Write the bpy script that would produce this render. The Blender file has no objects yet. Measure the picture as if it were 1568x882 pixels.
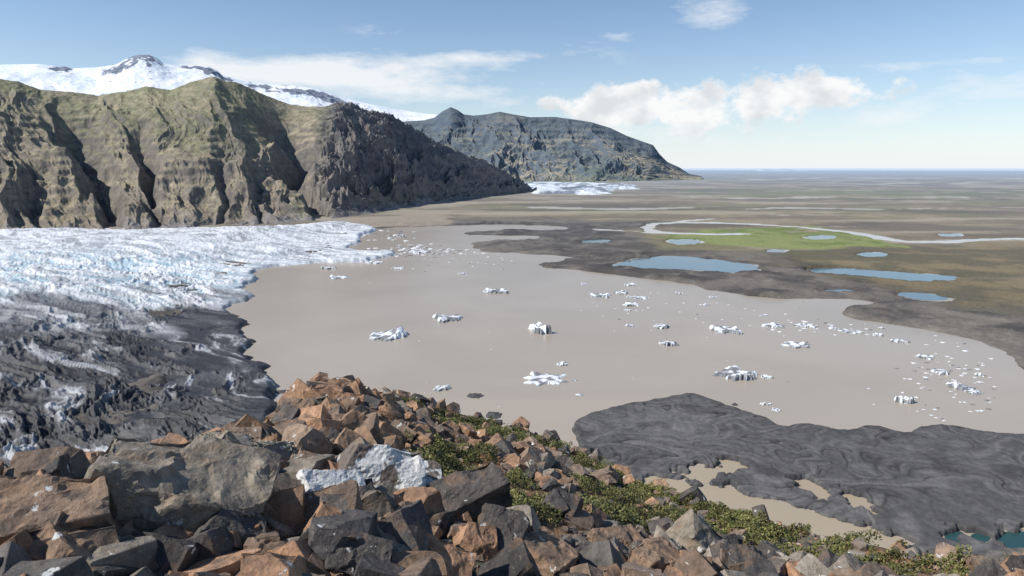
import bpy, bmesh, math, random
import numpy as np
from mathutils import Vector, noise as mnoise
rng = np.random.default_rng(7); random.seed(7)
H = 210.0; F = 1040.0; CX, CY = 784.0, 441.0
P = math.atan((CY-256.5)/F); cp, sp = math.cos(P), math.sin(P)
scene = bpy.context.scene

# ---------- image coordinate helpers: pixel of a feature -> place on the ground ----------
def ray(u, v):
    u = np.asarray(u, float); v = np.asarray(v, float)
    dx = (u-CX)/F; dc = -(v-CY)/F
    return dx, cp+dc*sp, -sp+dc*cp
def gp(u, v, z=0.0):
    x, y, zz = ray(u, v); k = (H-z)/(-zz)
    return x*k, y*k
def azel(u, v):
    x, y, z = ray(u, v); h = np.hypot(x, y)
    return np.arctan2(x, y), z/h
def gpoly(pts):
    a = np.array(pts, float); x, y = gp(a[:, 0], a[:, 1]); return np.stack([x, y], 1)
def chaikin(p, n=2, closed=True):
    for _ in range(n):
        q = np.roll(p, -1, 0) if closed else p[1:]
        s = p if closed else p[:-1]
        a = s*.75+q*.25; b = s*.25+q*.75
        r = np.empty((len(a)*2, 2)); r[0::2] = a; r[1::2] = b
        if not closed: r = np.vstack([p[:1], r, p[-1:]])
        p = r
    return p
def sst(a, b, x):
    t = np.clip((x-a)/(b-a), 0, 1); return t*t*(3-2*t)
def mix(a, b, t):
    t = np.asarray(t)[..., None]; return np.asarray(a)*(1-t)+np.asarray(b)*t
def smooth1(a, n):
    k = np.exp(-np.linspace(-2.2, 2.2, 2*n+1)**2); k /= k.sum()
    return np.convolve(np.pad(a, n, mode='edge'), k, 'valid')

# ---------- numpy gradient noise ----------
perm = rng.permutation(1024); perm = np.concatenate([perm, perm])
ang = rng.random(1024)*2*np.pi; GX = np.cos(ang); GY = np.sin(ang)
def pn(x, y, s=0):
    x = x+s*37.13; y = y+s*91.7
    xi = np.floor(x).astype(np.int64); yi = np.floor(y).astype(np.int64)
    xf = x-xi; yf = y-yi
    u = xf*xf*xf*(xf*(xf*6-15)+10); w = yf*yf*yf*(yf*(yf*6-15)+10)
    def g(a, b, dx, dy):
        h = perm[(perm[a & 1023]+(b & 1023))]
        return GX[h]*dx+GY[h]*dy
    n00 = g(xi, yi, xf, yf); n10 = g(xi+1, yi, xf-1, yf)
    n01 = g(xi, yi+1, xf, yf-1); n11 = g(xi+1, yi+1, xf-1, yf-1)
    a = n00+(n10-n00)*u; b = n01+(n11-n01)*u
    return (a+(b-a)*w)*1.5
def fbm(x, y, wl, o=4, s=0, cell=None, gain=.5):
    r = 0; a = 1.
    for i in range(o):
        n = pn(x/wl, y/wl, s+i)
        if cell is not None: n = n*sst(1.0, 3.0, wl/cell)
        r = r+a*n; a *= gain; wl *= .49
    return r
def ridged(x, y, wl, o=4, s=0, gain=.5):
    r = 0; a = 1.; t = 0
    for i in range(o):
        n = 1-np.abs(pn(x/wl, y/wl, s+i))*1.7
        r = r+a*n*n; t += a; a *= gain; wl *= .48
    return r/t
def sdf(px, py, poly, closed=True):
    d = np.full(px.shape, 1e18); ins = np.zeros(px.shape, bool)
    n = len(poly)
    for i in range(n if closed else n-1):
        ax, ay = poly[i]; bx, by = poly[(i+1) % n]
        ex, ey = bx-ax, by-ay; wx, wy = px-ax, py-ay
        t = np.clip((wx*ex+wy*ey)/(ex*ex+ey*ey+1e-9), 0, 1)
        d = np.minimum(d, (wx-ex*t)**2+(wy-ey*t)**2)
        if closed and ay != by:
            c = ((ay > py) != (by > py)) & (px < ex*(py-ay)/(by-ay)+ax)
            ins ^= c
    d = np.sqrt(d)
    return np.where(ins, -d, d) if closed else d
def local_sdf(X, Y, poly, m=250, closed=True):
    out = np.full(X.shape, 1e6)
    k = (X > poly[:, 0].min()-m) & (X < poly[:, 0].max()+m) & (Y > poly[:, 1].min()-m) & (Y < poly[:, 1].max()+m)
    if k.any(): out[k] = sdf(X[k], Y[k], poly, closed)
    return out

# ---------- materials ----------
def new_mat(name):
    m = bpy.data.materials.new(name); m.use_nodes = True
    nt = m.node_tree; b = nt.nodes['Principled BSDF']; return m, nt, b
def vc_mat(name, scale, bump, rough=.9, var=.35, spec=.2, scale2=None):
    m, nt, b = new_mat(name); N = nt.nodes; L = nt.links
    at = N.new('ShaderNodeAttribute'); at.attribute_name = 'Col'
    g = N.new('ShaderNodeNewGeometry')
    n = N.new('ShaderNodeTexNoise'); n.inputs['Scale'].default_value = scale; n.inputs['Detail'].default_value = 8; n.inputs['Roughness'].default_value = .65
    L.new(g.outputs['Position'], n.inputs['Vector'])
    mr = N.new('ShaderNodeMapRange'); mr.inputs['From Min'].default_value = .3; mr.inputs['From Max'].default_value = .7
    mr.inputs['To Min'].default_value = 1-var; mr.inputs['To Max'].default_value = 1+var
    L.new(n.outputs['Fac'], mr.inputs['Value'])
    vm = N.new('ShaderNodeVectorMath'); vm.operation = 'SCALE'
    L.new(at.outputs['Color'], vm.inputs[0]); L.new(mr.outputs['Result'], vm.inputs['Scale'])
    L.new(vm.outputs['Vector'], b.inputs['Base Color'])
    b.inputs['Roughness'].default_value = rough; b.inputs['Specular IOR Level'].default_value = spec
    n2 = N.new('ShaderNodeTexNoise'); n2.inputs['Scale'].default_value = scale2 or scale; n2.inputs['Detail'].default_value = 8; n2.inputs['Roughness'].default_value = .6
    L.new(g.outputs['Position'], n2.inputs['Vector'])
    bp = N.new('ShaderNodeBump'); bp.inputs['Distance'].default_value = bump; bp.inputs['Strength'].default_value = 1
    L.new(n2.outputs['Fac'], bp.inputs['Height']); L.new(bp.outputs['Normal'], b.inputs['Normal'])
    return m
def water_mat(name, col, rough=.12, spec=.5, wave=.02, wscale=.3, col2=None):
    m, nt, b = new_mat(name); N = nt.nodes; L = nt.links
    g = N.new('ShaderNodeNewGeometry')
    n0 = N.new('ShaderNodeTexNoise'); n0.inputs['Scale'].default_value = .004; n0.inputs['Detail'].default_value = 5; n0.inputs['Distortion'].default_value = 1.2
    L.new(g.outputs['Position'], n0.inputs['Vector'])
    cr = N.new('ShaderNodeValToRGB'); cr.color_ramp.elements[0].position = .35; cr.color_ramp.elements[1].position = .65
    c2 = col2 or tuple(c*.9 for c in col)
    cr.color_ramp.elements[0].color = (*c2, 1); cr.color_ramp.elements[1].color = (*col, 1)
    L.new(n0.outputs['Fac'], cr.inputs['Fac']); L.new(cr.outputs['Color'], b.inputs['Base Color'])
    b.inputs['Roughness'].default_value = rough; b.inputs['IOR'].default_value = 1.33; b.inputs['Specular IOR Level'].default_value = spec
    n = N.new('ShaderNodeTexNoise'); n.inputs['Scale'].default_value = wscale; n.inputs['Detail'].default_value = 6
    L.new(g.outputs['Position'], n.inputs['Vector'])
    bp = N.new('ShaderNodeBump'); bp.inputs['Distance'].default_value = wave
    L.new(n.outputs['Fac'], bp.inputs['Height']); L.new(bp.outputs['Normal'], b.inputs['Normal'])
    return m

# ---------- mesh builders ----------
def link(o): scene.collection.objects.link(o); return o
def np_mesh(name, V, Fc, mat, col=None, smooth=True):
    me = bpy.data.meshes.new(name); k = Fc.shape[1]
    me.vertices.add(len(V)); me.vertices.foreach_set('co', V.astype(np.float32).ravel())
    me.loops.add(Fc.size); me.loops.foreach_set('vertex_index', Fc.astype(np.int32).ravel())
    me.polygons.add(len(Fc)); me.polygons.foreach_set('loop_start', np.arange(0, Fc.size, k, dtype=np.int32))
    me.polygons.foreach_set('loop_total', np.full(len(Fc), k, np.int32))
    me.polygons.foreach_set('use_smooth', np.full(len(Fc), smooth, bool))
    if col is not None:
        ca = me.color_attributes.new('Col', 'FLOAT_COLOR', 'POINT')
        c4 = np.ones((len(V), 4), np.float32); c4[:, :3] = col; ca.data.foreach_set('color', c4.ravel())
    me.update(calc_edges=True)
    me.materials.append(mat)
    return link(bpy.data.objects.new(name, me))
def grid_obj(name, X, Y, Z, col, mat, keep=None, smooth=True):
    nr, nc = X.shape
    idx = np.arange(nr*nc).reshape(nr, nc)
    q = np.stack([idx[:-1, :-1], idx[:-1, 1:], idx[1:, 1:], idx[1:, :-1]], -1).reshape(-1, 4)
    if keep is not None:
        kf = keep.ravel()[q].any(1); q = q[kf]
    V = np.stack([X, Y, Z], -1).reshape(-1, 3); c = col.reshape(-1, 3)
    used = np.unique(q); rm = np.zeros(nr*nc, np.int64); rm[used] = np.arange(len(used))
    return np_mesh(name, V[used], rm[q], mat, np.clip(c[used], 0, 1), smooth)
def flat_poly(name, poly, z, mat):
    bm = bmesh.new(); vs = [bm.verts.new((x, y, z)) for x, y in poly]
    f = bm.faces.new(vs); bm.normal_update()
    if f.normal.z < 0: f.normal_flip()
    bmesh.ops.triangulate(bm, faces=bm.faces[:])
    me = bpy.data.meshes.new(name); bm.to_mesh(me); bm.free(); me.materials.append(mat)
    return link(bpy.data.objects.new(name, me))

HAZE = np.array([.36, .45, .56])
def haze(col, r, k=30000., mx=.85):  # aerial haze painted into the vertex colour, growing with distance
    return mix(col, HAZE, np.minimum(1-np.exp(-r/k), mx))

# ================= WATER OUTLINES =================
lake = gpoly([(535,359),(560,352),(600,349),(660,347),(700,346),(760,343),(865,347),(860,352),(760,352),(700,356),
 (705,360),(750,361),(815,361),(825,365),(760,370),(712,372),(716,379),(735,386),(790,389),(872,393),(850,400),(815,407),(835,412),
 (900,416),(960,425),(1040,433),(1080,446),(1130,453),(1180,458),(1250,460),(1300,461),(1330,463),(1285,468),(1280,478),(1290,486),(1340,496),
 (1400,505),(1480,519),(1530,543),(1568,580),(1640,610),(1680,640),(1640,662),
 (1568,663),(1500,664),(1478,656),(1430,653),(1392,656),(1388,667),(1360,662),(1340,654),(1310,658),(1290,664),(1250,657),(1222,653),(1200,656),
 (1185,645),(1160,634),(1120,622),(1085,613),(1065,604),(1040,604),(1000,611),(950,618),(905,632),(870,650),(880,672),(900,720),(820,790),(640,800),(400,800),
 (280,700),(280,500),(330,430),(450,400),(520,385)])
lake = chaikin(lake, 1)
glac = chaikin(gpoly([(-700,354),(0,352),(180,352),(330,349),(450,346),(520,341),(572,346),(578,355),(548,362),(556,372),(530,379),(560,386),(600,384),(612,390),(575,397),(560,403),(480,403),
 (430,408),(395,412),(388,422),(402,430),(368,440),(392,452),(388,460),(352,468),(360,484),(392,493),(372,508),(398,528),(380,545),(415,562),(428,590),(412,603),(438,622),
 (425,650),(405,690),(385,760),(300,860),(-100,900),(-700,1000)]), 1)
bar = gpoly([(870,645),(1050,598),(1200,645),(1300,655),(1400,645),(1700,650),(2200,700),(2200,1100),(700,1100),(850,740)])
def gl(*pts): return chaikin(gpoly(pts), 2)
beige_pools = [gl((1092,703),(1120,705),(1150,715),(1125,730),(1095,724)), gl((1055,715),(1092,714),(1105,738),(1075,742),(1030,728)),
 gl((980,725),(1060,740),(1110,746),(1150,760),(1180,765),(1250,786),(1330,806),(1410,838),(1420,870),(1300,870),(1150,830),(980,770)),
 gl((1202,733),(1250,739),(1278,760),(1250,768),(1225,752)), gl((1282,752),(1330,765),(1350,800),(1320,785),(1300,770))]
teal_pools = [gl((1446,812),(1480,814),(1472,836),(1445,826)), gl((1528,812),(1600,816),(1600,862),(1522,838)), gl((1488,815),(1520,820),(1512,832),(1484,829))]
blue_ponds = [gl((935,406),(975,395),(1040,391),(1110,399),(1170,408),(1150,420),(1080,414),(1000,411),(940,414)),
 gl((1235,410),(1300,410),(1370,417),(1475,423),(1465,430),(1390,433),(1355,425),(1290,421),(1240,418)), gl((1305,388),(1350,386),(1370,391),(1330,395)),
 gl((1015,368),(1060,365),(1080,372),(1040,376)), gl((1228,362),(1275,359),(1285,365),(1240,368)), gl((1365,447),(1420,449),(1460,457),(1430,461),(1385,456)),
 gl((885,368),(930,366),(945,372),(900,374)), gl((1245,442),(1300,443),(1325,448),(1270,450)), gl((1435,358),(1470,357),(1475,362),(1440,362)), gl((1170,383),(1200,382),(1205,386),(1175,387))]
rivers = [chaikin(gpoly([(1136,358),(1080,359),(1030,357),(990,354),(995,345),(1010,341),(1090,341),(1170,344),(1250,350),(1320,358),(1375,371),(1460,370),(1520,366),(1620,366),(1800,362)]), 2, False),
 chaikin(gpoly([(860,349),(930,352),(1000,357),(1080,359)]), 2, False),
 chaikin(gpoly([(1000,345),(1060,337),(1100,335)]), 2, False)]
river_w = [28, 20, 14]

# ================= GROUND =================
azd = np.arctan(np.linspace(-.86, .86, 1000))
azs = np.concatenate([np.radians(np.linspace(-100, -42, 30)), azd, np.radians(np.linspace(42, 100, 30))])
td = np.concatenate([np.linspace(1.5, .66, 30), np.linspace(.655, .0125, 720), np.geomspace(.0122, .0012, 70)])
rr = H/td
A, R = np.meshgrid(azs, rr)
X = R*np.sin(A); Y = R*np.cos(A)
cell = np.maximum(R*.0016, R*R/(H*F)*.6)*.5
sl = local_sdf(X, Y, lake, 1500)
wlake = fbm(X, Y, 60, 4, 3, cell)*6
sl2 = np.minimum(sl+wlake*np.clip(R/900, .35, 2), 1e5)
inbar = sdf(X, Y, bar) < 0
moraine = np.maximum(sst(500, 60, np.minimum(sl, 1e4)+fbm(X, Y, 300, 3, 8)*200), 0)
hum = fbm(X, Y, 130, 5, 11, cell)
land = 1.4+np.clip(hum+.25, 0, 2)*(1.5+5.5*moraine)*np.clip(1.3-R/9000, .1, 1)
# braided ash flat
wx = fbm(X, Y, 170, 4, 20); wy = fbm(X, Y, 170, 4, 24)
fl = fbm(X+75*wx, Y*1.3+75*wy, 190, 3, 30, cell)
flow = np.sin(fl*22+.6*fbm(X, Y, 50, 3, 33)); flow2 = np.sin(fl*47+1.)
lines = np.exp(-(np.sin(fl*30+1.5*fbm(X, Y, 60, 3, 34))/.22)**2)*sst(-.2, .3, fbm(X, Y, 70, 3, 35))
chan = np.exp(-(np.sin(fl*8)/.10)**2)*sst(-.35, .2, fbm(X, Y, 90, 3, 38))
fine = fbm(X, Y, 26, 6, 36, cell*.5, .58)
ashh = 1.9+2.6*(fl+.4)+.10*flow+.04*flow2-.9*chan-.22*lines+.75*fine
land = np.where(inbar, np.maximum(ashh, .55), land)
shore = sst(-2, np.where(inbar, 5, 22), sl2)
Z = -3+(np.maximum(land, .5)+3)*shore
wet = np.exp(-np.clip(sl2, 0, None)/8.)
for p in beige_pools+teal_pools+blue_ponds:
    far = p[:, 1].mean() > 900
    d = local_sdf(X, Y, p, 200)+fbm(X, Y, 45 if far else 12, 4, 41)*(14 if far else 7)+(4 if far else 2)
    w = sst(0, 14 if far else 4, d); Z = -1.2+(Z+1.2)*w
    wet = np.maximum(wet, np.exp(-np.clip(d, 0, None)/(12 if far else 3.)))
for p, w_ in zip(rivers, river_w):
    d = local_sdf(X, Y, p, 300, False)+fbm(X, Y, 120, 4, 47)*18
    Z = -1.2+(Z+1.2)*sst(w_-8, w_+12, d)
n1 = fbm(X, Y, 1500, 6, 50, cell*.6); n2 = fbm(X*.6, Y*1.4, 420, 6, 57, cell*.6); n3 = fbm(X, Y, 90, 4, 64, cell*.6)
tan = np.array([.275, .225, .15]); brown = np.array([.19, .152, .105]); olive = np.array([.175, .165, .085]); dark = np.array([.105, .09, .073])
C = mix(tan, brown, sst(-.35, .35, n2+n3*.4))
C = mix(C, olive, sst(.1, .55, n1+n3*.35)*.7)
C = mix(C, dark, sst(.05, .5, fbm(X*.5, Y*1.3, 700, 6, 70, cell*.6))*.65)
sand = sst(.0, .3, fbm(X*.5, Y*1.8, 600, 6, 77, cell*.6)-.12)
C = mix(C, [.38, .32, .24], sand*.65)
for q, w_ in [([(1060,302),(1180,305),(1300,300),(1420,303),(1600,300)],30),([(1100,322),(1250,318),(1350,322),(1480,318),(1650,322)],22),([(1300,283),(1420,280),(1600,281)],70),([(830,318),(950,322),(1060,317),(1200,330)],20),([(1150,275),(1300,272),(1500,274),(1700,271)],120)]:
    q = chaikin(gpoly(q), 2, False); d = local_sdf(X, Y, q, 900, False)+fbm(X, Y, 500, 5, 79)*110
    C = mix(C, [.5, .47, .4], sst(w_*1.6, w_*.4, d)*.7)
mor = mix([.085, .076, .07], [.155, .137, .118], sst(-.5, .5, n3+n2))
mor = mix(mor, [.065, .059, .055], sst(.15, .65, hum))
mor = mix(mor, [.2, .175, .145], sst(.2, .55, fbm(X, Y, 60, 5, 72, cell*.6))*.5)
C = mix(C, mor, np.clip(moraine, 0, 1)*.95)
def zone(pts, wd, nz=60., s=80):
    p = gpoly(pts); return sst(wd, -wd, local_sdf(X, Y, p, 900)+fbm(X, Y, 250, 5, s)*nz)
zm = zone([(690,349),(870,352),(1000,360),(970,372),(1010,382),(1180,388),(1240,402),(1400,440),(1700,500),(1700,620),(1300,520),(800,420)], 30, 60, 83)
C = mix(C, mor*1.1, zm*.9)
zo = zone([(1200,378),(1568,372),(1700,400),(1700,470),(1450,470),(1240,432),(1180,400)], 40, 90, 87)
C = mix(C, mix([.19, .15, .085], [.11, .10, .065], sst(-.3, .3, n3+n2)), zo*.7)
zg = zone([(985,361),(1060,356),(1150,349),(1230,347),(1300,356),(1370,368),(1380,378),(1250,383),(1130,378),(1050,372)], 20, 60, 91)
C = mix(C, mix([.14, .18, .045], [.23, .25, .09], sst(-.4, .4, n3+n2)), zg*sst(-.85, -.3, n3+n2*.6))
zg2 = zone([(1080,292),(1200,288),(1400,292),(1568,297),(1568,301),(1300,301),(1100,300)], 300, 1500, 94)
C = mix(C, [.15, .17, .07], zg2*.6)
zs = zone([(490,336),(640,327),(700,333),(690,345),(560,350)], 30, 60, 97)
C = mix(C, [.33, .27, .2], zs*.8)
ash = mix([.14, .134, .13], [.092, .088, .087], sst(-.9, .9, flow*.6+flow2*.3+fl+.6*fine))
ash = mix(ash, [.19, .18, .17], sst(.55, .95, np.sin(fl*30+2.4))*.3)
ash = mix(ash, [.045, .042, .043], np.clip(chan*.8+lines*.7+sst(.35, .8, fbm(X, Y, 40, 4, 39))*.5, 0, 1))
C = np.where(inbar[..., None], ash, C)
C = C*(1-.45*np.clip(wet, 0, 1))[..., None]
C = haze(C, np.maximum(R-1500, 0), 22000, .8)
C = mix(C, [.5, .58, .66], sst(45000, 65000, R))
g_mat = vc_mat('plain_ground', .2, .6, .95, .28, .15, .35)
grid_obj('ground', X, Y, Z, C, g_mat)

lake_m = water_mat('silty_water', (.425, .36, .285), .25, .35, .03, .5, (.385, .326, .256))
flat_poly('lake_water', [(-2500, 100), (1800, 100), (1800, 2850), (-2500, 2850)], 0.0, lake_m)
pool_m = water_mat('pool_silty_water', (.42, .345, .24), .2, .3, .02)
blue_m = water_mat('pond_blue_water', (.12, .19, .22), .15, .4, .02)
teal_m = water_mat('pond_teal_water', (.03, .085, .085), .1, .4, .02)
riv_m = water_mat('river_silty_water', (.58, .54, .47), .25, .5, .02)
for p in beige_pools: flat_poly('meltwater_pool', p, .12, pool_m)
for p in teal_pools: flat_poly('teal_pond', p, .12, teal_m)
for p in blue_ponds: flat_poly('blue_pond', p, .24, blue_m)
flat_poly('braided_river', [(250, 1650), (3200, 1650), (3200, 3000), (250, 3000)], .14, riv_m)

# ================= GLACIER =================
azg = np.linspace(math.radians(-50), azel(680, 390)[0], 760)
tg = np.linspace(.60, .07, 740)
A, R = np.meshgrid(azg, H/tg); X = R*np.sin(A); Y = R*np.cos(A)
d = -sdf(X, Y, glac)+fbm(X, Y, 40, 4, 101)*9
cs, sn = math.cos(math.radians(38)), math.sin(math.radians(38))
wa = fbm(X, Y, 220, 4, 105)*60
S = X*cs-Y*sn+wa; T = X*sn+Y*cs+wa*.6       # along flow / across flow
body = 7+24*sst(0, 420, d)+7*fbm(X, Y, 260, 3, 108)
c1 = ridged(S*.28, T, 34, 5, 110, .58); c2 = ridged(S, T*.45, 15, 4, 116, .55); c3 = ridged(X*.7, Y, 70, 3, 121)
zb = np.exp(-((X+820)/420)**2-((Y-1250)/260)**2)
amp = 5.2-3.4*sst(600, 1500, R)+1.6*zb
rel = (c1-.5)*1.8+(c2-.5)*(.45+.6*zb)+(c3-.5)*.9
gz_ = np.maximum(body+rel*amp*1.5*sst(0, 60, d), 5.+1.5*c1)
Zg = (gz_+2)*sst(-2, 12, d)-3.
nb = fbm(S*.35, T, 120, 5, 130); nf = fbm(S*.22, T*1.2, 32, 6, 136, None, .6)
ashf = sst(1230, 880, R+300*nb+.12*(X+500))
white = mix([.74, .75, .76], [.38, .39, .40], sst(-.05, .65, nf+.3*nb))
white = mix(white, [.27, .28, .29], sst(.42, .12, c1)*.75)
white = mix(white, [.40, .54, .61], sst(.5, .2, c1)*np.clip(zb*1.1+.04, 0, 1))
edge = sst(130, 0, d)*sst(1500, 900, R)
black = mix([.038, .038, .041], [.105, .103, .103], sst(-.5, .6, nf))
black = mix(black, [.022, .022, .024], sst(.4, .15, c1)*.7)
stre = sst(.2, .6, nf*.7+nb*.5+.5*(c1-.5))
black = mix(black, [.47, .48, .49], stre*.8)
Cg = mix(white, black, np.clip(ashf+edge*.5, 0, 1))
mid = np.exp(-((R-1080)/260)**2)
Cg = mix(Cg, [.1, .1, .105], mid*sst(-.05, .4, fbm(S*.3, T, 60, 5, 140))*.75)
ice_m = vc_mat('glacier_ice', .2, 1.6, .6, .25, .3, .12)
grid_obj('glacier', X, Y, Zg, Cg, ice_m, keep=d > -6)

# distant outlet glacier between the ranges
og = gpoly([(800,281),(860,280.5),(975,284),(980,290),(935,292),(925,301),(880,298),(815,297),(790,290)])
ta = np.linspace(azel(780, 290)[0], azel(1000, 290)[0], 300); tt = np.linspace(.05, .0205, 120)
A, R = np.meshgrid(ta, H/tt); X = R*np.sin(A); Y = R*np.cos(A)
d = -sdf(X, Y, og)+fbm(X, Y, 300, 4, 150)*120
Zo = (15+25*ridged(X, Y*.3, 260, 4, 152))*sst(0, 150, d)-4
Co = mix([.7, .74, .78], [.2, .23, .26], sst(-.1, .4, fbm(X, Y*.4, 220, 4, 155)))
grid_obj('outlet_glacier', X, Y, Zo, haze(Co, R*.35), ice_m, keep=d > -100)

# ================= MOUNTAINS =================
def interp_prof(pts, az):
    a = np.array(pts, float); x, e = azel(a[:, 0], a[:, 1]); o = np.argsort(x)
    return np.interp(az, x[o], e[o])
def interp_val(pts, az, v=250):
    a = np.array(pts, float); x, _ = azel(a[:, 0], np.full(len(a), v)); return np.interp(az, x, a[:, 1])
def crest_height(er, rr_, T, n):
    e1 = smooth1(er, n); e2 = smooth1(er, n//4)
    w2 = sst(.93, 1., T); w1 = sst(.5, .95, T)
    return H+rr_[None]*((e1[None]*(1-w1)+e2[None]*w1)*(1-w2)+er[None]*w2)
# --- left brown range
az = np.linspace(azel(-300, 300)[0], azel(822, 290)[0], 1150)
tv = np.concatenate([np.linspace(-.03, 1, 330), np.linspace(1.01, 1.6, 30)])
rid = [(-420,95),(-200,100),(-60,112),(0,121),(25,124),(45,131),(62,137),(90,139),(120,142),(150,146),(190,140),(225,132),(262,138),(290,126),(310,121),(327,117),(345,124),(362,125),(400,142),(440,158),(470,163),(497,163),
 (515,157),(530,156),(541,159),(552,165),(565,169),(590,173),(602,176),(615,186),(628,192),(645,202),(662,213),(680,222),(700,230),(718,239),(740,243),(757,254),(775,262),(790,274),(806,284),(818,294),(822,297)]
er = interp_prof(rid, az)
rb = smooth1(interp_val([(-420,2350),(0,2500),(330,2600),(480,2750),(560,3150),(640,3800),(720,4700),(822,6000)], az), 40)
rrg = smooth1(interp_val([(-420,4200),(0,4000),(160,4100),(327,3950),(440,4200),(500,4150),(560,4300),(640,4800),(740,5500),(800,6050),(822,6250)], az), 40)
T, A = np.meshgrid(tv, az, indexing='ij')
RB = rb[None]; RR = rrg[None]; R = RB+(RR-RB)*T
Tc = np.clip(T, 0, 1)
zr = crest_height(er, rrg, T, 70)
U = np.interp(A, azel(np.arange(-450, 840, 10.), np.full(129, 250.))[0], np.arange(-450, 840, 10.))
s = U*3.0      # metres along the range
jag = sst(462, 515, U-Tc*20)
skew = 300*(1-Tc)
warp = fbm(s, Tc*1100, 480, 4, 200)
g1 = ridged(s-skew*.5+160*warp, Tc*800, 620, 3, 205)
g2 = ridged(s-skew*1.0+110*warp, Tc*400, 170, 5, 210, .48)
g3 = ridged(s-skew*2.4+60*warp, Tc*420, 140, 5, 216, .6)
prof = np.where(T <= 1, .62*np.clip(T, 0, 1)**1.1+.38*sst(0, 1.05, Tc)/sst(0, 1.05, 1.), 1-(T-1)*.9)
env = np.sin(np.pi*np.clip(Tc, 0, 1)**.8)**.7
mid_t = 4*Tc*(1-Tc)
Zm = zr*prof
Zm = Zm+(g1-.6)*95*env*(1-jag*.5)+(g2-.55)*48*env*(1-jag*.6)+(g3-.5)*215*env*jag*sst(0, .2, Tc)
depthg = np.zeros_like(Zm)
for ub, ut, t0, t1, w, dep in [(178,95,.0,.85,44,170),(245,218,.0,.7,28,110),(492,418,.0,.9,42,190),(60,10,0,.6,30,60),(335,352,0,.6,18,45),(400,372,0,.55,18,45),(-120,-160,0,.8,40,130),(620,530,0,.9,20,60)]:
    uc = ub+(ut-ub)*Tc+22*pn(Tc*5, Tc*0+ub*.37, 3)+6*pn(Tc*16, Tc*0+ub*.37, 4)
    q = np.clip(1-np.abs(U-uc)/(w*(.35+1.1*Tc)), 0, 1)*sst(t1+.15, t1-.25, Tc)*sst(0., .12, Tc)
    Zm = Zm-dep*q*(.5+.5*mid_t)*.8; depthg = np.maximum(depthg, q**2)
Zm += fbm(s, R, 90, 5, 225)*6*(.3+env)*(1+jag*1.2)
st = (Zm+14*warp)/34.; Zm = Zm+(sst(.5, .95, st-np.floor(st))-(st-np.floor(st)))*8*mid_t*(1-jag*.7)*sst(-.3, .2, fbm(s, R, 300, 3, 228))
Zm += (ridged(s, R, 45, 3, 229)-.5)*22*sst(.85, 1., Tc)*(jag+.15)
X = R*np.sin(A); Y = R*np.cos(A); Zm = np.where(T < 0, -5, Zm)
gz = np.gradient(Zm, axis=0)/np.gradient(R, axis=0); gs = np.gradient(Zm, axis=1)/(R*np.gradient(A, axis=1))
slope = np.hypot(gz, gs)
nn1 = fbm(X, Y, 500, 5, 230); nn2 = fbm(s, Zm*1.5, 90, 5, 236)
C = mix([.31, .25, .145], [.24, .185, .12], sst(-.3, .35, nn1+nn2*.5))
C = mix(C, [.22, .205, .085], sst(-.2, .4, nn1*.8+Tc-.58+.35*nn2)*.8)
band = pn(Zm/8.+warp*.8, s/900., 77); C = mix(C, [.125, .098, .076], sst(.08, .45, band+.25*nn2)*.5*sst(1.0, .3, Tc))
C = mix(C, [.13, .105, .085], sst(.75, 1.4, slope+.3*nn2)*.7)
C = mix(C, [.36, .29, .20], sst(.2, .6, fbm(s-skew*1.6, Tc*300, 60, 4, 241))*.45*sst(.9, .3, Tc)*(1-jag))
rock = mix([.085, .074, .07], [.20, .165, .135], sst(-.3, .5, nn2+nn1))
C = mix(C, rock, jag*sst(.12, .42, Tc+.3*nn1)*.92)
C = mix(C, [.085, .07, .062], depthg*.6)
C = mix(C, [.19, .168, .15], sst(.15, .05, Tc+.05*nn2)*.85)
m_mat = vc_mat('mountain_rock', .03, 7., .95, .35, .1, .05)
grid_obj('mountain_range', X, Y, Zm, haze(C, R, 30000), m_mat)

# --- mountain beyond
az = np.linspace(azel(560, 280)[0], azel(1075, 270)[0], 800)
tv = np.concatenate([np.linspace(-.03, 1, 220), np.linspace(1.01, 1.6, 20)])
rid = [(560,190),(620,186),(650,184),(665,180),(678,170),(690,164),(700,168),(710,175),(725,177),(745,175),(765,171),(785,175),(810,179),(850,179),(880,183),(905,187),(935,196),(960,208),(985,217),(1000,222),(1010,236),(1022,248),(1040,256),(1055,266),(1075,270)]
er = interp_prof(rid, az)
rb = smooth1(interp_val([(560,9500),(815,9800),(950,10300),(1075,12500)], az), 40); rrg = smooth1(interp_val([(560,13000),(690,13000),(900,13500),(1000,13300),(1075,13500)], az), 40)
T, A = np.meshgrid(tv, az, indexing='ij'); R = rb[None]+(rrg-rb)[None]*T; Tc = np.clip(T, 0, 1); zr = crest_height(er, rrg, T, 60)
s = A*12000.; warp = fbm(s, Tc*2500, 1300, 4, 300); env = np.sin(np.pi*Tc**.8)**.7
prof = np.where(T <= 1, .5*Tc**1.1+.5*sst(.05, 1., Tc), 1-(T-1)*.8)
g1 = ridged(s-700*(1-Tc)+500*warp, Tc*2400, 1700, 4, 305, .5); g2 = ridged(s-600*(1-Tc)+300*warp, Tc*1500, 450, 4, 310, .5)
Zm = zr*prof+((g1-.6)*260+(g2-.5)*100)*env*np.clip(zr/900, .05, 1)+fbm(s, R, 220, 4, 315)*18*env
st = Zm/110.; Zm += (sst(.5, .95, st-np.floor(st))-(st-np.floor(st)))*26*sst(.4, .8, Tc)*env
X = R*np.sin(A); Y = R*np.cos(A); Zm = np.where(T < 0, -5, Zm)
slope = np.hypot(np.gradient(Zm, axis=0)/np.gradient(R, axis=0), np.gradient(Zm, axis=1)/(R*np.gradient(A, axis=1)))
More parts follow.
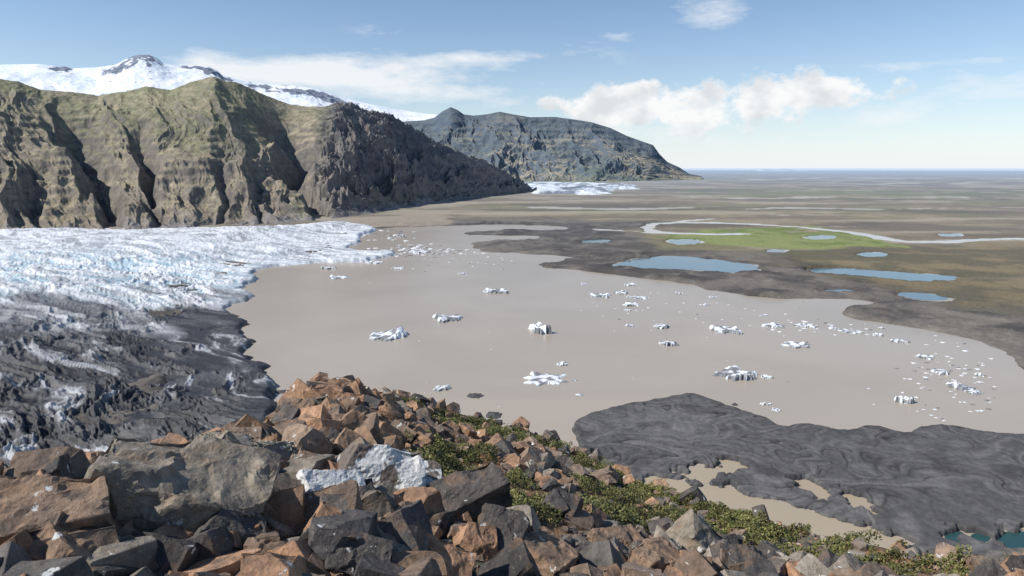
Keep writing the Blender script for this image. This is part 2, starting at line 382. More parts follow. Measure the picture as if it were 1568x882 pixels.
n = fbm(X, Y, 1400, 5, 320)
C = mix([.17, .165, .11], [.25, .22, .13], sst(-.3, .4, n)); C = mix(C, [.46, .37, .20], sst(-.15, .35, n+.58-Tc+.2*warp)*sst(1.1, .5, slope)*.85)
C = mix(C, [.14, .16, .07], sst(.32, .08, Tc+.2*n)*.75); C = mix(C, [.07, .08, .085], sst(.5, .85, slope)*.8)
C = mix(C, [.055, .066, .075], sst(.6, .85, Tc+.25*n)*.65)
grid_obj('distant_mountain', X, Y, Zm, mix(C, [.17, .25, .36], .27*np.ones_like(R)), vc_mat('far_rock', .006, 30., .95, .2, .05, .01))  # bluish aerial haze blended evenly into the rock colour

# --- ice cap with nunataks
az = np.linspace(azel(-300, 150)[0], azel(900, 180)[0], 1000)
tv = np.concatenate([np.linspace(0, .6, 40), np.linspace(.605, 1, 160), np.linspace(1.01, 1.5, 16)])
rid = [(-450,108),(-100,100),(0,99),(60,98),(82,101),(92,103),(97,101),(110,105),(125,104),(150,103),(178,99),(190,92),(200,87),(212,84),(228,84),(240,89),(250,97),(270,101),(300,100),(318,101),(333,108),(340,115),(365,122),(400,128),(450,131),(490,137),
 (520,148),(560,158),(600,166),(650,174),(700,178),(800,178),(840,179),(900,190)]
er = smooth1(interp_prof(rid, az), 3)
T, A = np.meshgrid(tv, az, indexing='ij'); rb0, rr0 = 15500., 21000.; R = rb0+(rr0-rb0)*T; Tc = np.clip(T, 0, 1)
e1 = smooth1(er, 90); e2 = smooth1(er, 22); w1 = sst(.6, .9, T); w2 = sst(.86, 1., T)
zr = H+rr0*((e1[None]*(1-w1)+e2[None]*w1)*(1-w2)+er[None]*w2)
prof = np.where(T <= 1, .25+.75*Tc**.9, 1-(T-1)*.6)
s = A*15000; q_ = T*3000; env = np.sin(np.pi*np.clip(Tc, 0, 1)**2)**.8
U = np.interp(A, azel(np.arange(-460, 910, 10.), np.full(137, 120.))[0], np.arange(-460, 910, 10.))
def bump(u0, w, t0, wt): return np.exp(-((U-u0)/w)**2-((Tc-t0)/wt)**2)
rk = bump(215, 34, .95, .09)+bump(97, 16, .96, .07)*1.7+bump(328, 24, .94, .08)*1.3+bump(180, 26, .86, .07)+bump(395, 26, .93, .05)*1.1+bump(480, 60, .87, .08)*1.8+bump(290, 18, .97, .04)*1.
rn = ridged(s, q_, 420, 5, 400, .55)
Zm = zr*prof+(rn-.5)*(30+130*np.clip(rk, 0, 1))*env+fbm(s, q_, 700, 3, 405)*45*env
X = R*np.sin(A); Y = R*np.cos(A)
C = mix([.86, .88, .90], [.72, .78, .84], sst(-.1, .6, fbm(s, q_, 700, 4, 410)))
C = mix(C, [.17, .195, .25], np.clip(sst(.36, .58, rk*.8+.5*(rn-.55)+.6*fbm(s, q_, 200, 5, 415)), 0, 1)*.95)
grid_obj('snow_mountain', X, Y, Zm, C, vc_mat('snow', .01, 10., .7, .05, .2, .01))

# --- low headland on the horizon
ux = np.linspace(1155, 1245, 60); a_, _ = azel(ux, np.full(60, 256.)); rr_ = np.array([42000., 42800, 43600, 44500])
A, R = np.meshgrid(a_, rr_); hh = 110*sst(1155, 1168, ux)*sst(1245, 1205, ux)+20*np.sin(ux*.2)
Zh = np.stack([hh*0-5, hh, hh, hh*0-5]); grid_obj('headland', R*np.sin(A), R*np.cos(A), Zh, mix([.4, .48, .55], [.4, .48, .55], A*0), g_mat)

# ================= ICEBERGS =================
berg_m = vc_mat('iceberg_ice', .5, .5, .5, .12, .4, .6)
def iceberg(u, v, wpx, hk=.22, dirty=0., dk=None, name='iceberg'):
    x0, y0 = gp(u, v); x0 = float(x0); y0 = float(y0); w = wpx*math.hypot(x0, y0, H)/F
    L = w*.5; D = w*(dk or random.uniform(.35, .6)); hgt = w*hk*.36*random.uniform(.85, 1.2); sd = random.random()*500
    nx, ny = 44, 30
    gx, gy = np.meshgrid(np.linspace(-1.2, 1.2, nx), np.linspace(-1.2, 1.2, ny))
    th = np.arctan2(gy, gx); rad = np.hypot(gx, gy)
    out = .8+.5*pn(np.cos(th)*1.6+sd, np.sin(th)*1.6, 2)+.25*pn(np.cos(th)*5+sd, np.sin(th)*5, 5)
    q = np.clip(1-rad/out, -.3, 1)
    h = sst(0, .12, q)*(.3+.2*ridged(gx*1.0+sd, gy*1.3, 1.1, 2, 7)+1.1*np.clip(pn(gx*1.1+sd, gy*.9, 9), 0, 1))
    h = h+.08*pn(gx*6+sd, gy*6, 13)*sst(0, .2, q)+.22*gx*random.choice([-1, 1])*sst(0, .3, q)
    z = np.where(q > 0, np.maximum(h, .05)*hgt*1.3, -.6)
    rot = random.uniform(-.35, .35); c_, s_ = math.cos(rot), math.sin(rot)
    Xb = gx*L; Yb = gy*D; Xr = Xb*c_-Yb*s_; Yr = Xb*s_+Yb*c_
    cl = mix([.82, .83, .84], [.66, .74, .78], sst(.4, .1, h)); cl = mix(cl, [.11, .11, .11], sst(.55-dirty*.35, .85-dirty*.35, .5+pn(gx*2.5+sd, gy*2.5, 17)+.4*(gy < -.2)*(h < .42))*.85)
    o = grid_obj(name, Xr, Yr, z, cl, berg_m, keep=q > -.06, smooth=False)
    o.location = (x0, y0, 0); return o
for b in [(503,411,24,.4,.2),(517,425,36,.18,.1),(610,411,24,.2,.2),(613,361,24,.2,.4),(709,419,16,.2,0),(760,447,46,.35,.3),(684,489,50,.3,.6),(597,514,64,.25,.2),(826,506,28,.9,.25,1.3),
 (861,558,20,.35,.1),(836,581,72,.1,.2),(880,582,12,.15,.9),(675,595,28,.35,.3),(888,605,13,.25,.1),(893,435,14,.25,.2),(920,453,38,.2,.2),(950,449,26,.3,.1),(978,456,34,.15,.2),(965,436,26,.2,.3),(967,467,28,.3,.1),
 (962,475,16,.2,.3),(965,499,18,.3,.2),(1014,500,30,.28,.5),(1024,527,32,.35,.5),(1110,506,46,.2,.3),(1092,455,15,.2,.1),(1080,467,15,.2,.3),(1185,499,32,.2,.1),(1170,483,14,.3,.5),(1217,529,38,.35,.4),
 (1235,499,34,.22,.5),(1128,574,64,.35,.6),(1175,578,20,.5,.0),(1172,619,16,.4,.2),(1189,628,14,.3,.1),(1382,614,24,.8,.2),(1300,508,34,.15,.6),(1345,513,16,.3,.3),(1376,522,26,.2,.4),(1415,547,28,.25,.2),(1440,570,26,.25,.3),
 (1468,593,34,.3,.5),(1500,574,16,.3,.2),(1492,601,22,.25,.4),(1040,449,15,.2,.2),(1275,503,18,.2,.5),(575,402,30,.2,.1),(640,386,34,.14,.1)]:
    iceberg(*b)
# loose brash ice: one object
Vs, Fs, Cs = [], [], []; base = 0
ico = bmesh.new(); bmesh.ops.create_icosphere(ico, subdivisions=1, radius=1); iv = np.array([v.co[:] for v in ico.verts]); ifc = np.array([[v.index for v in f.verts] for f in ico.faces]); ico.free()
spots = []
for k in range(110): spots.append((rng.normal(1460, 55), rng.normal(568, 34), rng.uniform(3, 8)))
for k in range(50): spots.append((rng.normal(1270, 55), rng.normal(500, 7), rng.uniform(2, 8)))
for k in range(110): spots.append((rng.normal(645, 42), rng.normal(384, 4), rng.uniform(3, 10)))
for k in range(50): spots.append((rng.normal(740, 60), rng.normal(395, 8), rng.uniform(2, 5)))
for k in range(50): spots.append((rng.uniform(880, 1300), rng.uniform(435, 500), rng.uniform(2, 6)))
for k in range(26): spots.append((rng.uniform(560, 1500), rng.uniform(430, 640), rng.uniform(1.5, 4)))
for k in range(40): spots.append((rng.normal(590, 22), rng.normal(362, 6), rng.uniform(3, 9)))
for u, v, w in spots:
    x0, y0 = gp(u, v)
    if sdf(np.array([x0]), np.array([y0]), lake)[0] > -8*max(1, y0/900): continue
    sc = w*math.hypot(x0, y0, H)/F*.5
    P_ = iv*(1+rng.uniform(-.35, .35, (len(iv), 1)))*np.array([1, .7, .12+.12*rng.random()])*sc; a = rng.uniform(-.5, .5)
    P_ = np.c_[P_[:, 0]*math.cos(a)-P_[:, 1]*math.sin(a)+x0, P_[:, 0]*math.sin(a)+P_[:, 1]*math.cos(a)+y0, P_[:, 2]+sc*.04]
    Vs.append(P_); Fs.append(ifc+base); base += len(iv); c0 = .8 if rng.random() > .25 else .2; Cs.append(np.full((len(iv), 3), c0)*[.98, 1, 1.01])
np_mesh('floating_brash_ice', np.concatenate(Vs), np.concatenate(Fs), berg_m, np.concatenate(Cs), False)

def islet(u, v, wpx, asp):
    x0, y0 = map(float, gp(u, v)); w = wpx*math.hypot(x0, y0, H)/F*.5
    gx, gy = np.meshgrid(np.linspace(-1.2, 1.2, 30), np.linspace(-1.2, 1.2, 24)); q = 1-np.hypot(gx, gy)+.25*pn(gx*2+u, gy*2, 4)
    z = np.clip(q, -.1, 1)*2.2+.2*pn(gx*5, gy*5, 6)*(q > 0)
    grid_obj('gravel_islet', x0+gx*w, y0+gy*w*asp, z, mix([.075, .07, .068], [.09, .085, .08], gx*.4+.5), g_mat, keep=q > -.1)
islet(727, 606, 26, .9); islet(756, 636, 26, 1.2); islet(434, 600, 30, .5); islet(1125, 620, 10, .8)

# ================= FOREGROUND HILL =================
crest = [(-700,800,6),(-300,790,6),(0,776,6.2),(110,765,6.2),(180,752,6.5),(260,738,6.6),(340,722,7),(395,684,8.5),(430,665,10),(452,622,12.5),(475,598,14),(520,596,14.5),(560,606,15),(600,615,16),(640,624,17),(700,640,19),(760,652,20),(850,680,21),(900,708,19),
 (960,740,17),(1000,761,15),(1080,785,13.5),(1150,806,12.5),(1220,832,11),(1300,856,9.5),(1420,878,8.5),(1568,890,8),(1900,910,7.5),(2600,945,7)]
ca = []; cd = []; cz = []
for u, v, D in crest:
    a, e = azel(u, v); ca.append(float(a)); cd.append(D); cz.append(float(e)*D)
def hill(x, y):
    a = np.arctan2(x, y); r = np.hypot(x, y)
    D = np.interp(a, ca, cd); zc = np.interp(a, ca, cz)
    t = r/D
    z = -2.0+(zc+2.0)*np.clip(t, 0, 1)**1.08
    z = z+(.22*pn(x*.55, y*.55, 500)+.1*pn(x*1.5, y*1.5, 501))*np.clip(1.1-t, 0, .6)*1.7*sst(.2, 2, r)
    z = z+.04*pn(x*4, y*4, 503)
    o = np.maximum(r-D, 0); z = z-np.where(o < 2, .3*o*o, 1.2*(o-1)+.0)-.0*o
    return z+H
azs = np.concatenate([np.linspace(-np.pi, -.8, 60), np.linspace(-.79, .79, 480), np.linspace(.8, np.pi, 60)])
rs = np.concatenate([[0.02], np.linspace(.6, 24, 380), np.geomspace(24.5, 230, 50)])
A, R = np.meshgrid(azs, rs); X = R*np.sin(A); Y = R*np.cos(A); Zh = hill(X, Y)
Zh = np.where(R > 26, Zh+fbm(X, Y, 20, 4, 510)*2, Zh)
soil = mix([.30, .17, .095], [.17, .11, .07], sst(-.3, .3, fbm(X, Y, 1.6, 4, 512)))
soil = mix(soil, [.12, .11, .08], sst(.1, .5, fbm(X, Y, 3.2, 3, 515)))
grid_obj('hillside', X, Y, Zh, soil, vc_mat('stony_soil', 14, .03, .95, .4, .1, 22))
def hit(u, v):
    x, y, z = ray(u, v); h = math.hypot(x, y); r = np.arange(.6, 30, .02)
    X_ = x/h*r; Y_ = y/h*r; zz = H+z/h*r; hz = hill(X_, Y_); k = np.where(zz <= hz)[0]
    a = math.atan2(x, y); D = np.interp(a, ca, cd)
    i = k[0] if len(k) else int((D-.6)/.02)
    return X_[i], Y_[i]

# rock prototypes: blocks broken along planes
def hull(pts):
    b = bmesh.new()
    for p in pts: b.verts.new(p)
    bmesh.ops.remove_doubles(b, verts=b.verts[:], dist=.004)
    bmesh.ops.convex_hull(b, input=b.verts[:])
    lo = [v for v in b.verts if not v.link_faces]
    for v in lo: b.verts.remove(v)
    return b
def rock_proto(sub, seed, planes=8):
    rd = random.Random(seed)
    sx, sy, sz = .5, rd.uniform(.3, .48), rd.uniform(.2, .42)
    bm = hull([(i*sx+rd.uniform(-.1, .1), j*sy+rd.uniform(-.1, .1), k*sz+rd.uniform(-.1, .1)) for i in (-1, 1) for j in (-1, 1) for k in (-1, 1)])
    for _ in range(planes):
        n = Vector((rd.gauss(0, 1), rd.gauss(0, 1), rd.gauss(0, .8))).normalized()
        sup = max(v.co.dot(n) for v in bm.verts)
        bmesh.ops.bisect_plane(bm, geom=bm.verts[:]+bm.edges[:]+bm.faces[:], plane_co=n*sup*rd.uniform(.62, .94), plane_no=n, clear_outer=True)
        pts = [v.co.copy() for v in bm.verts]; bm.free(); bm = hull(pts)
    bmesh.ops.dissolve_limit(bm, angle_limit=.06, verts=bm.verts[:], edges=bm.edges[:])
    if sub: bmesh.ops.bevel(bm, geom=bm.edges[:], offset=.009, segments=1, affect='EDGES')
    bmesh.ops.triangulate(bm, faces=bm.faces[:])
    for _ in range(sub):
        lim = .09 if sub < 3 else .04
        le = [e for e in bm.edges if e.calc_length() > lim]
        bmesh.ops.subdivide_edges(bm, edges=le, cuts=1); bmesh.ops.triangulate(bm, faces=bm.faces[:])
    if sub:
        bm.normal_update(); amp = .016 if sub < 3 else .024; off = Vector((seed*3.1, 0, 0)); mv = []
        for v in bm.verts:
            o = v.co*3+off; k = mnoise.noise(o)*amp+mnoise.noise(o*3)*amp*.5+mnoise.noise(o*8)*amp*.3
            st_ = mnoise.noise(v.co*2.2+Vector((0, seed*2.3, 5))); k -= .035*max(0, min(1, (st_-.12)*16))
            if sub > 2:
                st_ = mnoise.noise(v.co*4.4+Vector((seed*2.3, 0, 5))); k -= .02*max(0, min(1, (st_-.15)*16))
            mv.append(v.normal*k)
        for v, m_ in zip(bm.verts, mv): v.co += m_
    bmesh.ops.triangulate(bm, faces=bm.faces[:])
    bm.verts.index_update()
    V = np.array([v.co[:] for v in bm.verts]); Fc = np.array([[v.index for v in f.verts] for f in bm.faces]); bm.free()
    return V-V.mean(0), Fc
med = [rock_proto(2, 10+i, 5) for i in range(22)]
low = [rock_proto(0, 60+i, 5) for i in range(10)]
hi = [rock_proto(4, 100+i, 6) for i in range(9)]
def rotm(ax, ay, az_):
    cx, sx, cy, sy, cz_, sz_ = math.cos(ax), math.sin(ax), math.cos(ay), math.sin(ay), math.cos(az_), math.sin(az_)
    return np.array([[cz_, -sz_, 0], [sz_, cz_, 0], [0, 0, 1]])@np.array([[cy, 0, sy], [0, 1, 0], [-sy, 0, cy]])@np.array([[1, 0, 0], [0, cx, -sx], [0, sx, cx]])
pal = np.array([[.34, .20, .12], [.28, .18, .115], [.23, .165, .12], [.19, .16, .13], [.13, .118, .105], [.07, .064, .061], [.28, .245, .20]])
def rock_col(x, y):
    a = math.atan2(x, y); r = math.hypot(x, y)
    or_ = .4+.35*(a < -.05)*(1 if r > 6 else .2)
    if a > .1: or_ = .28
    c = pal[rng.choice([0, 1, 2])] if rng.random() < or_ else pal[rng.choice([2, 3, 4, 5, 5, 6])]
    return c*rng.uniform(.7, 1.25)

def rock_material():
    m, nt, b = new_mat('fractured_rock'); N = nt.nodes; L = nt.links
    at = N.new('ShaderNodeAttribute'); at.attribute_name = 'Col'; g = N.new('ShaderNodeNewGeometry')
    def nz(s, d=8, r=.6, dist=0):
        n = N.new('ShaderNodeTexNoise'); n.inputs['Scale'].default_value = s; n.inputs['Detail'].default_value = d; n.inputs['Roughness'].default_value = r; n.inputs['Distortion'].default_value = dist
        L.new(g.outputs['Position'], n.inputs['Vector']); return n
    def ramp(src, a, b_, lo=0., h=1.):
        r = N.new('ShaderNodeMapRange'); r.inputs['From Min'].default_value = a; r.inputs['From Max'].default_value = b_; r.inputs['To Min'].default_value = lo; r.inputs['To Max'].default_value = h
        L.new(src, r.inputs['Value']); return r.outputs['Result']
    n1 = nz(9); n2 = nz(3.2, 6, .6); n3 = nz(34, 5, .7); n4 = nz(5.5, 8, .62, .3); n5 = nz(4.3, 7, .65)
    vm = N.new('ShaderNodeVectorMath'); vm.operation = 'SCALE'; L.new(at.outputs['Color'], vm.inputs[0]); L.new(ramp(n1.outputs['Fac'], .3, .7, .6, 1.45), vm.inputs['Scale'])
    def mixc(f, a, c):
        mx = N.new('ShaderNodeMix'); mx.data_type = 'RGBA'; L.new(f, mx.inputs['Factor']); L.new(a, mx.inputs['A']); mx.inputs['B'].default_value = (*c, 1); return mx.outputs['Result']
    c = mixc(ramp(n5.outputs['Fac'], .54, .64, 0, .4), vm.outputs['Vector'], (.28, .17, .10))
    c = mixc(ramp(n2.outputs['Fac'], .52, .66, 0, .7), c, (.085, .075, .068))
    c = mixc(ramp(n3.outputs['Fac'], .58, .7, 0, .5), c, (.40, .35, .28))
    c = mixc(ramp(n4.outputs['Fac'], .645, .665, 0, .9), c, (.64, .64, .61))
    L.new(c, b.inputs['Base Color']); b.inputs['Roughness'].default_value = .88; b.inputs['Specular IOR Level'].default_value = .25
    bp = N.new('ShaderNodeBump'); bp.inputs['Distance'].default_value = .035; L.new(n1.outputs['Fac'], bp.inputs['Height'])
    bp2 = N.new('ShaderNodeBump'); bp2.inputs['Distance'].default_value = .012; L.new(n3.outputs['Fac'], bp2.inputs['Height']); L.new(bp.outputs['Normal'], bp2.inputs['Normal'])
    L.new(bp2.outputs['Normal'], b.inputs['Normal']); return m
rock_m = rock_material()
shrubs_px = [[(615,603),(700,622),(850,652),(900,676),(965,722),(1010,748),(970,752),(900,735),(850,706),(780,682),(700,662),(640,640)],
 [(645,690),(700,682),(760,715),(820,752),(832,795),(795,802),(740,765),(690,730),(650,720)],
 [(890,755),(960,748),(1060,775),(1150,800),(1190,822),(1100,826),(1000,810),(920,795)],
 [(1000,755),(1080,775),(1180,808),(1260,832),(1400,866),(1520,880),(1560,886),(1400,895),(1250,868),(1100,810)]]
shrubs = [np.array([hit(*p) for p in q]) for q in shrubs_px]
def scatter(n, rmin, smin, smax, pw, protos, avoid, lift=.3, over=.5):
    Vs, Fs, Cs = [], [], []; base = 0
    a = rng.uniform(-.82, .82, n); D = np.interp(a, ca, cd); r = np.sqrt(rng.uniform(rmin**2, (D+over)**2)); x = r*np.sin(a); y = r*np.cos(a)
    inz = np.min([sdf(x, y, s_) for s_ in shrubs], 0); zz = hill(x, y)
    for i in range(n):
        if inz[i] < .1 and rng.random() < avoid: continue
        s_ = smin+(smax-smin)*rng.random()**pw
        if inz[i] < .1: s_ *= .6
        if a[i] > .3: s_ *= .8
        if r[i] > 12: s_ *= 1.15
        V, Fc = protos[rng.integers(len(protos))]
        M = rotm(rng.normal(0, .5), rng.normal(0, .5), rng.uniform(0, 6.28))
        Vr = (V*s_)@M.T
        Vs.append(Vr+[x[i], y[i], zz[i]-Vr[:, 2].min()*lift]); Fs.append(Fc+base); base += len(V); Cs.append(np.tile(rock_col(x[i], y[i]), (len(V), 1)))
    return np.concatenate(Vs), np.concatenate(Fs), np.concatenate(Cs)
V, Fc, Cc = scatter(4600, 1.8, .09, .50, 2.7, med, .7)
np_mesh('rock_scree', V, Fc, rock_m, Cc, False)
V, Fc, Cc = scatter(14000, 1.8, .025, .11, 1.6, low, .5, .5)
np_mesh('loose_stones', V, Fc, rock_m, Cc, False)
def boulder(u, v, wpx, k, col, tilt=(0, 0, 0), sc=(1, 1, 1), name='boulder'):
    x, y = hit(u, v+wpx*.16); z = float(hill(np.array([x]), np.array([y]))[0]); w = wpx*math.sqrt(x*x+y*y+(H-z)**2)/F*.95
    V, Fc = hi[k]; Vr = (V*np.array(sc)*w)@rotm(*tilt).T
    o = np_mesh(name, Vr, Fc, rock_m, np.tile(col, (len(V), 1)), False)
    o.location = (x, y, z+w*.14); return o
G = [.24, .205, .16]; O = [.34, .20, .12]; K = [.085, .075, .068]; B = [.25, .17, .115]
for b in [(275,785,225,0,G,(.2,.35,.5),(1,.9,1.1)),(155,737,80,1,O,(0,.1,1)),(50,835,150,2,B,(.3,0,.5)),(130,800,90,3,O,(.5,.3,.1),(1,1,.8)),(192,792,85,4,B,(.9,.2,.3),(1,1,.8)),
 (350,716,85,5,G,(.8,.9,.1),(1,.8,1.2)),(412,738,64,6,O,(1.1,.2,.6)),(440,812,105,7,G,(.5,.1,.8)),(500,818,75,8,O,(.4,.4,.2)),(620,800,75,1,B,(.9,.1,1.2)),
 (705,780,130,2,K,(.3,-.3,.4),(1,.8,.8)),(600,835,95,3,G,(.3,.4,.2)),(770,832,90,4,K,(.5,.2,0)),(830,856,90,5,B,(.3,.3,1)),(730,835,65,6,O,(.7,.1,.2)),(940,842,75,7,B,(.4,.1,.5)),(1060,842,90,8,G,(.3,.6,.2)),
 (1000,865,80,0,B,(.2,.2,.9)),(1130,866,70,1,K,(.5,.2,0)),(1230,876,50,2,G,(.2,.5,0)),(495,612,55,3,O,(.3,.1,.4),(1,1,1.2)),(468,640,45,4,B,(.6,0,.2),(1,1,1.3)),(530,622,45,5,O,(.9,.2,.1)),(555,645,45,6,K,(.3,.4,.2)),(600,632,40,7,G,(.4,0,.5)),
 (470,725,60,8,B,(.3,.3,.3)),(355,830,90,6,K,(.4,.4,.4)),(550,862,90,0,K,(.6,.1,.3)),(420,872,90,3,B,(.2,.4,.1)),(670,872,85,5,O,(.5,.5,.1)),(900,866,75,1,K,(.4,.2,.7)),(120,870,110,7,B,(.2,.5,.7))]:
    boulder(*b)
lm, nt, bs = new_mat('pale_lichen_rock'); N = nt.nodes; L = nt.links
g = N.new('ShaderNodeNewGeometry'); n = N.new('ShaderNodeTexNoise'); n.inputs['Scale'].default_value = 2.6; n.inputs['Detail'].default_value = 7; n.inputs['Roughness'].default_value = .5; L.new(g.outputs['Position'], n.inputs['Vector'])
cr = N.new('ShaderNodeValToRGB'); e = cr.color_ramp.elements; e[0].position = .49; e[0].color = (.15, .12, .10, 1); e[1].position = .51; e[1].color = (.6, .6, .58, 1)
n8 = N.new('ShaderNodeTexNoise'); n8.inputs['Scale'].default_value = 30; n8.inputs['Detail'].default_value = 6; L.new(g.outputs['Position'], n8.inputs['Vector'])
mr = N.new('ShaderNodeMapRange'); mr.inputs['From Min'].default_value = .3; mr.inputs['From Max'].default_value = .7; mr.inputs['To Min'].default_value = .7; mr.inputs['To Max'].default_value = 1.2; L.new(n8.outputs['Fac'], mr.inputs['Value'])
vm = N.new('ShaderNodeVectorMath'); vm.operation = 'SCALE'; L.new(mr.outputs['Result'], vm.inputs['Scale'])
L.new(n.outputs['Fac'], cr.inputs['Fac']); L.new(cr.outputs['Color'], vm.inputs[0]); L.new(vm.outputs['Vector'], bs.inputs['Base Color']); bs.inputs['Roughness'].default_value = .85
bp = N.new('ShaderNodeBump'); bp.inputs['Distance'].default_value = .015; L.new(n8.outputs['Fac'], bp.inputs['Height']); L.new(bp.outputs['Normal'], bs.inputs['Normal'])
for b in [(568,735,125,2,G,(.9,.1,.3),(1,.9,1.)),(500,762,95,7,G,(.7,.2,.6),(1,1,.9)),(652,745,65,4,G,(.2,.2,.5))]:
    o = boulder(*b, name='lichen_boulder'); o.data.materials.clear(); o.data.materials.append(lm)

# low shrubs
leafm = vc_mat('willow_leaves', 6, .01, .6, .4, .3)
def leaves(name, polys, dens, cols, hmax=.22, lsz=.022, thr=-.05):
    Vs, Cs = [], []
    for p in polys:
        lo = p.min(0)-.3; hi_ = p.max(0)+.3; area = np.prod(hi_-lo); n = int(area*dens)
        x = rng.uniform(lo[0], hi_[0], n); y = rng.uniform(lo[1], hi_[1], n)
        d = sdf(x, y, p); cl = pn(x*1.3, y*1.3, 600)+.7*pn(x*4, y*4, 601)
        k = (d+cl*-.35 < .12) & (cl > thr); x, y, cl = x[k], y[k], cl[k]; n = len(x)
        z = hill(x, y)+.01+np.clip(cl-thr+.08, 0.03, .8)*hmax*rng.random(n)**.6*1.4
        c = np.stack([x, y, z], 1); a1 = rng.normal(size=(n, 3)); a1 /= np.linalg.norm(a1, axis=1)[:, None]
        up = np.array([0, 0, 1.])+rng.normal(size=(n, 3))*.6; a2 = np.cross(a1, up); a2 /= np.linalg.norm(a2, axis=1)[:, None]
        s_ = (lsz*rng.uniform(.6, 1.4, n))[:, None]
        q = np.stack([c-a1*s_, c-a2*s_*.55, c+a1*s_, c+a2*s_*.55], 1); Vs.append(q.reshape(-1, 3))
        cc = mix(cols[0], cols[1], rng.random(n)); cc = mix(cc, cols[2], (rng.random(n) < .15)*1.)
        tone = (.75+.5*sst(-.4, .5, pn(x*.9, y*.9, 605)))[:, None]
        Cs.append(np.repeat(cc*tone, 4, 0))
    V = np.concatenate(Vs); np_mesh(name, V, np.arange(len(V)).reshape(-1, 4), leafm, np.concatenate(Cs), False)
leaves('low_shrub', shrubs, 3400, ([.07, .08, .025], [.17, .17, .055], [.28, .24, .09]), .2, .02, -.12)
gw = [np.array([hit(*p) for p in q]) for q in [[(352,695),(390,690),(408,718),(395,740),(360,735)]]]
leaves('grey_willow_shrub', gw, 4500, ([.2, .22, .17], [.36, .38, .33], [.45, .45, .4]), .28, .018, -.4)

# ================= LIGHT, SKY =================
SAZ, SEL = math.radians(-105), math.radians(43)
sd = Vector((math.sin(SAZ)*math.cos(SEL), math.cos(SAZ)*math.cos(SEL), math.sin(SEL)))
sun = bpy.data.lights.new('sun', 'SUN'); sun.energy = 5.0; sun.angle = math.radians(.5); sun.color = (1, .96, .90)
so = link(bpy.data.objects.new('sun', sun)); so.rotation_euler = (-sd).to_track_quat('-Z', 'Y').to_euler(); so.location = (0, 0, 400)
w = bpy.data.worlds.new('World'); scene.world = w; w.use_nodes = True; nt = w.node_tree; N = nt.nodes; L = nt.links; N.clear()
out = N.new('ShaderNodeOutputWorld'); sky = N.new('ShaderNodeTexSky'); sky.sky_type = 'NISHITA'; sky.sun_disc = False
sky.sun_elevation = SEL; sky.sun_rotation = SAZ; sky.altitude = 300; sky.air_density = 1.; sky.dust_density = .1; sky.ozone_density = 4
bg = N.new('ShaderNodeBackground'); bg.inputs['Strength'].default_value = .125; L.new(sky.outputs['Color'], bg.inputs['Color'])
tc = N.new('ShaderNodeTexCoord'); sx = N.new('ShaderNodeSeparateXYZ'); L.new(tc.outputs['Generated'], sx.inputs[0])
def M(op, a, b=None, c=None, clamp=False):
    n = N.new('ShaderNodeMath'); n.operation = op; n.use_clamp = clamp
    for i, v in enumerate([a, b, c]):
        if v is None: continue
        if isinstance(v, (int, float)): n.inputs[i].default_value = v
        else: L.new(v, n.inputs[i])
    return n.outputs[0]
AZ = M('ARCTAN2', sx.outputs['X'], sx.outputs['Y']); EL = sx.outputs['Z']
def cn(sa, se, scale, off=0., det=9, rough=.58, eoff=0.):
    cb = N.new('ShaderNodeCombineXYZ'); L.new(M('MULTIPLY', AZ, sa), cb.inputs[0]); L.new(M('MULTIPLY', M('ADD', EL, eoff), se), cb.inputs[1]); cb.inputs[2].default_value = off
    n = N.new('ShaderNodeTexNoise'); n.inputs['Scale'].default_value = scale; n.inputs['Detail'].default_value = det; n.inputs['Roughness'].default_value = rough
    L.new(cb.outputs[0], n.inputs['Vector']); return n.outputs['Fac']
def mask(u, v, wu, wv, k=1., sl=0.):
    a, e = azel(u, v); a = float(a); e = float(e)
    da = M('SUBTRACT', AZ, a); x = M('DIVIDE', da, wu/F); y = M('DIVIDE', M('SUBTRACT', M('SUBTRACT', EL, e), M('MULTIPLY', da, sl)), wv/F)
    s_ = M('ADD', M('MULTIPLY', x, x), M('MULTIPLY', y, y)); return M('MULTIPLY', M('EXPONENT', M('MULTIPLY', s_, -1.)), k)
def summ(l):
    r = l[0]
    for q in l[1:]: r = M('ADD', r, q)
    return r
mc = summ([mask(920,165,85,30), mask(1060,172,115,36), mask(1255,136,100,30), mask(1180,150,60,18,.5), mask(990,138,70,14,.5)])
cum = cn(1, 1.4, 21., 1.7, 10, .6); cum_up = cn(1, 1.4, 21., 1.7, 5, .5, eoff=.012)
dc = M('DIVIDE', M('ADD', M('SUBTRACT', mc, .50), M('MULTIPLY', M('SUBTRACT', cum, .5), 2.8)), .4, clamp=True)
dc = M('MULTIPLY', M('MULTIPLY', dc, M('MINIMUM', M('MULTIPLY', mc, 6.), 1.)), .97)
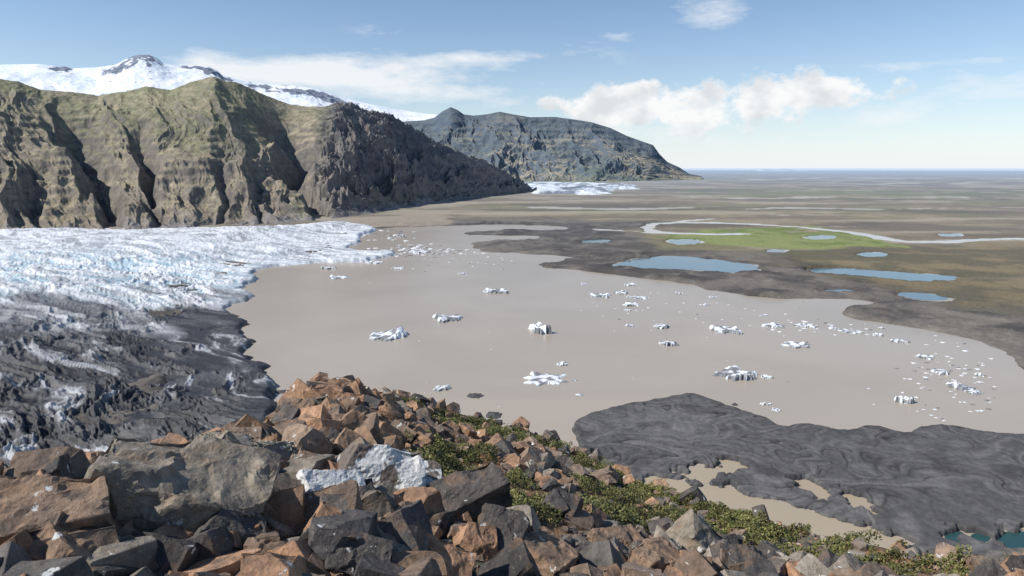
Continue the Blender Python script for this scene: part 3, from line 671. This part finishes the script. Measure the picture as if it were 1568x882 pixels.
mw = summ([mask(560,108,240,26,1,.02), mask(430,118,190,26,.9), mask(700,145,120,18,.6,-.03), mask(760,90,90,10,.7), mask(1060,28,75,18,.6), mask(630,50,60,14,.5), mask(1500,128,120,16,.7), mask(1530,92,90,7,.8), mask(930,62,60,12,.5), mask(1370,108,60,12,.5), mask(1450,180,200,22,.5), mask(900,215,300,20,.5)])
wis = cn(1, 3.2, 9., 3.3, 10, .62)
dw = M('MULTIPLY', M('DIVIDE', M('ADD', M('SUBTRACT', mw, .45), M('MULTIPLY', M('SUBTRACT', wis, .5), 3.0)), .9, clamp=True), .9)
dw = M('MULTIPLY', dw, M('MINIMUM', M('MULTIPLY', mw, 4.), 1.))
hz = M('MULTIPLY', M('EXPONENT', M('MULTIPLY', M('MAXIMUM', EL, 0.), -14.)), .94)
def mixsh(f, a, b):
    m = N.new('ShaderNodeMixShader'); L.new(f, m.inputs[0]); L.new(a, m.inputs[1]); L.new(b, m.inputs[2]); return m.outputs[0]
def bgc(c):
    b = N.new('ShaderNodeBackground'); b.inputs['Color'].default_value = (*c, 1); b.inputs['Strength'].default_value = 1.; return b
r = mixsh(hz, bg.outputs[0], bgc((.85, .91, .95)).outputs[0])
r = mixsh(dw, r, bgc((.92, .94, .96)).outputs[0])
shade = M('MULTIPLY', M('MULTIPLY', M('SUBTRACT', cum_up, .42), 5., clamp=True), .8)
cb_ = bgc((1, 1, 1)); mx = N.new('ShaderNodeMix'); mx.data_type = 'RGBA'; L.new(shade, mx.inputs['Factor']); mx.inputs['A'].default_value = (.97, .97, .97, 1); mx.inputs['B'].default_value = (.68, .71, .75, 1)
L.new(mx.outputs['Result'], cb_.inputs['Color'])
r = mixsh(dc, r, cb_.outputs[0]); L.new(r, out.inputs['Surface'])

cam = bpy.data.cameras.new('camera'); cam.lens = 36*F/1568; cam.sensor_width = 36; cam.clip_start = .1; cam.clip_end = 500000
co = link(bpy.data.objects.new('camera', cam)); co.location = (0, 0, H); co.rotation_euler = (math.pi/2-P, 0, 0); scene.camera = co
scene.view_settings.view_transform = 'Standard'; scene.view_settings.look = 'None'; scene.view_settings.exposure = 0
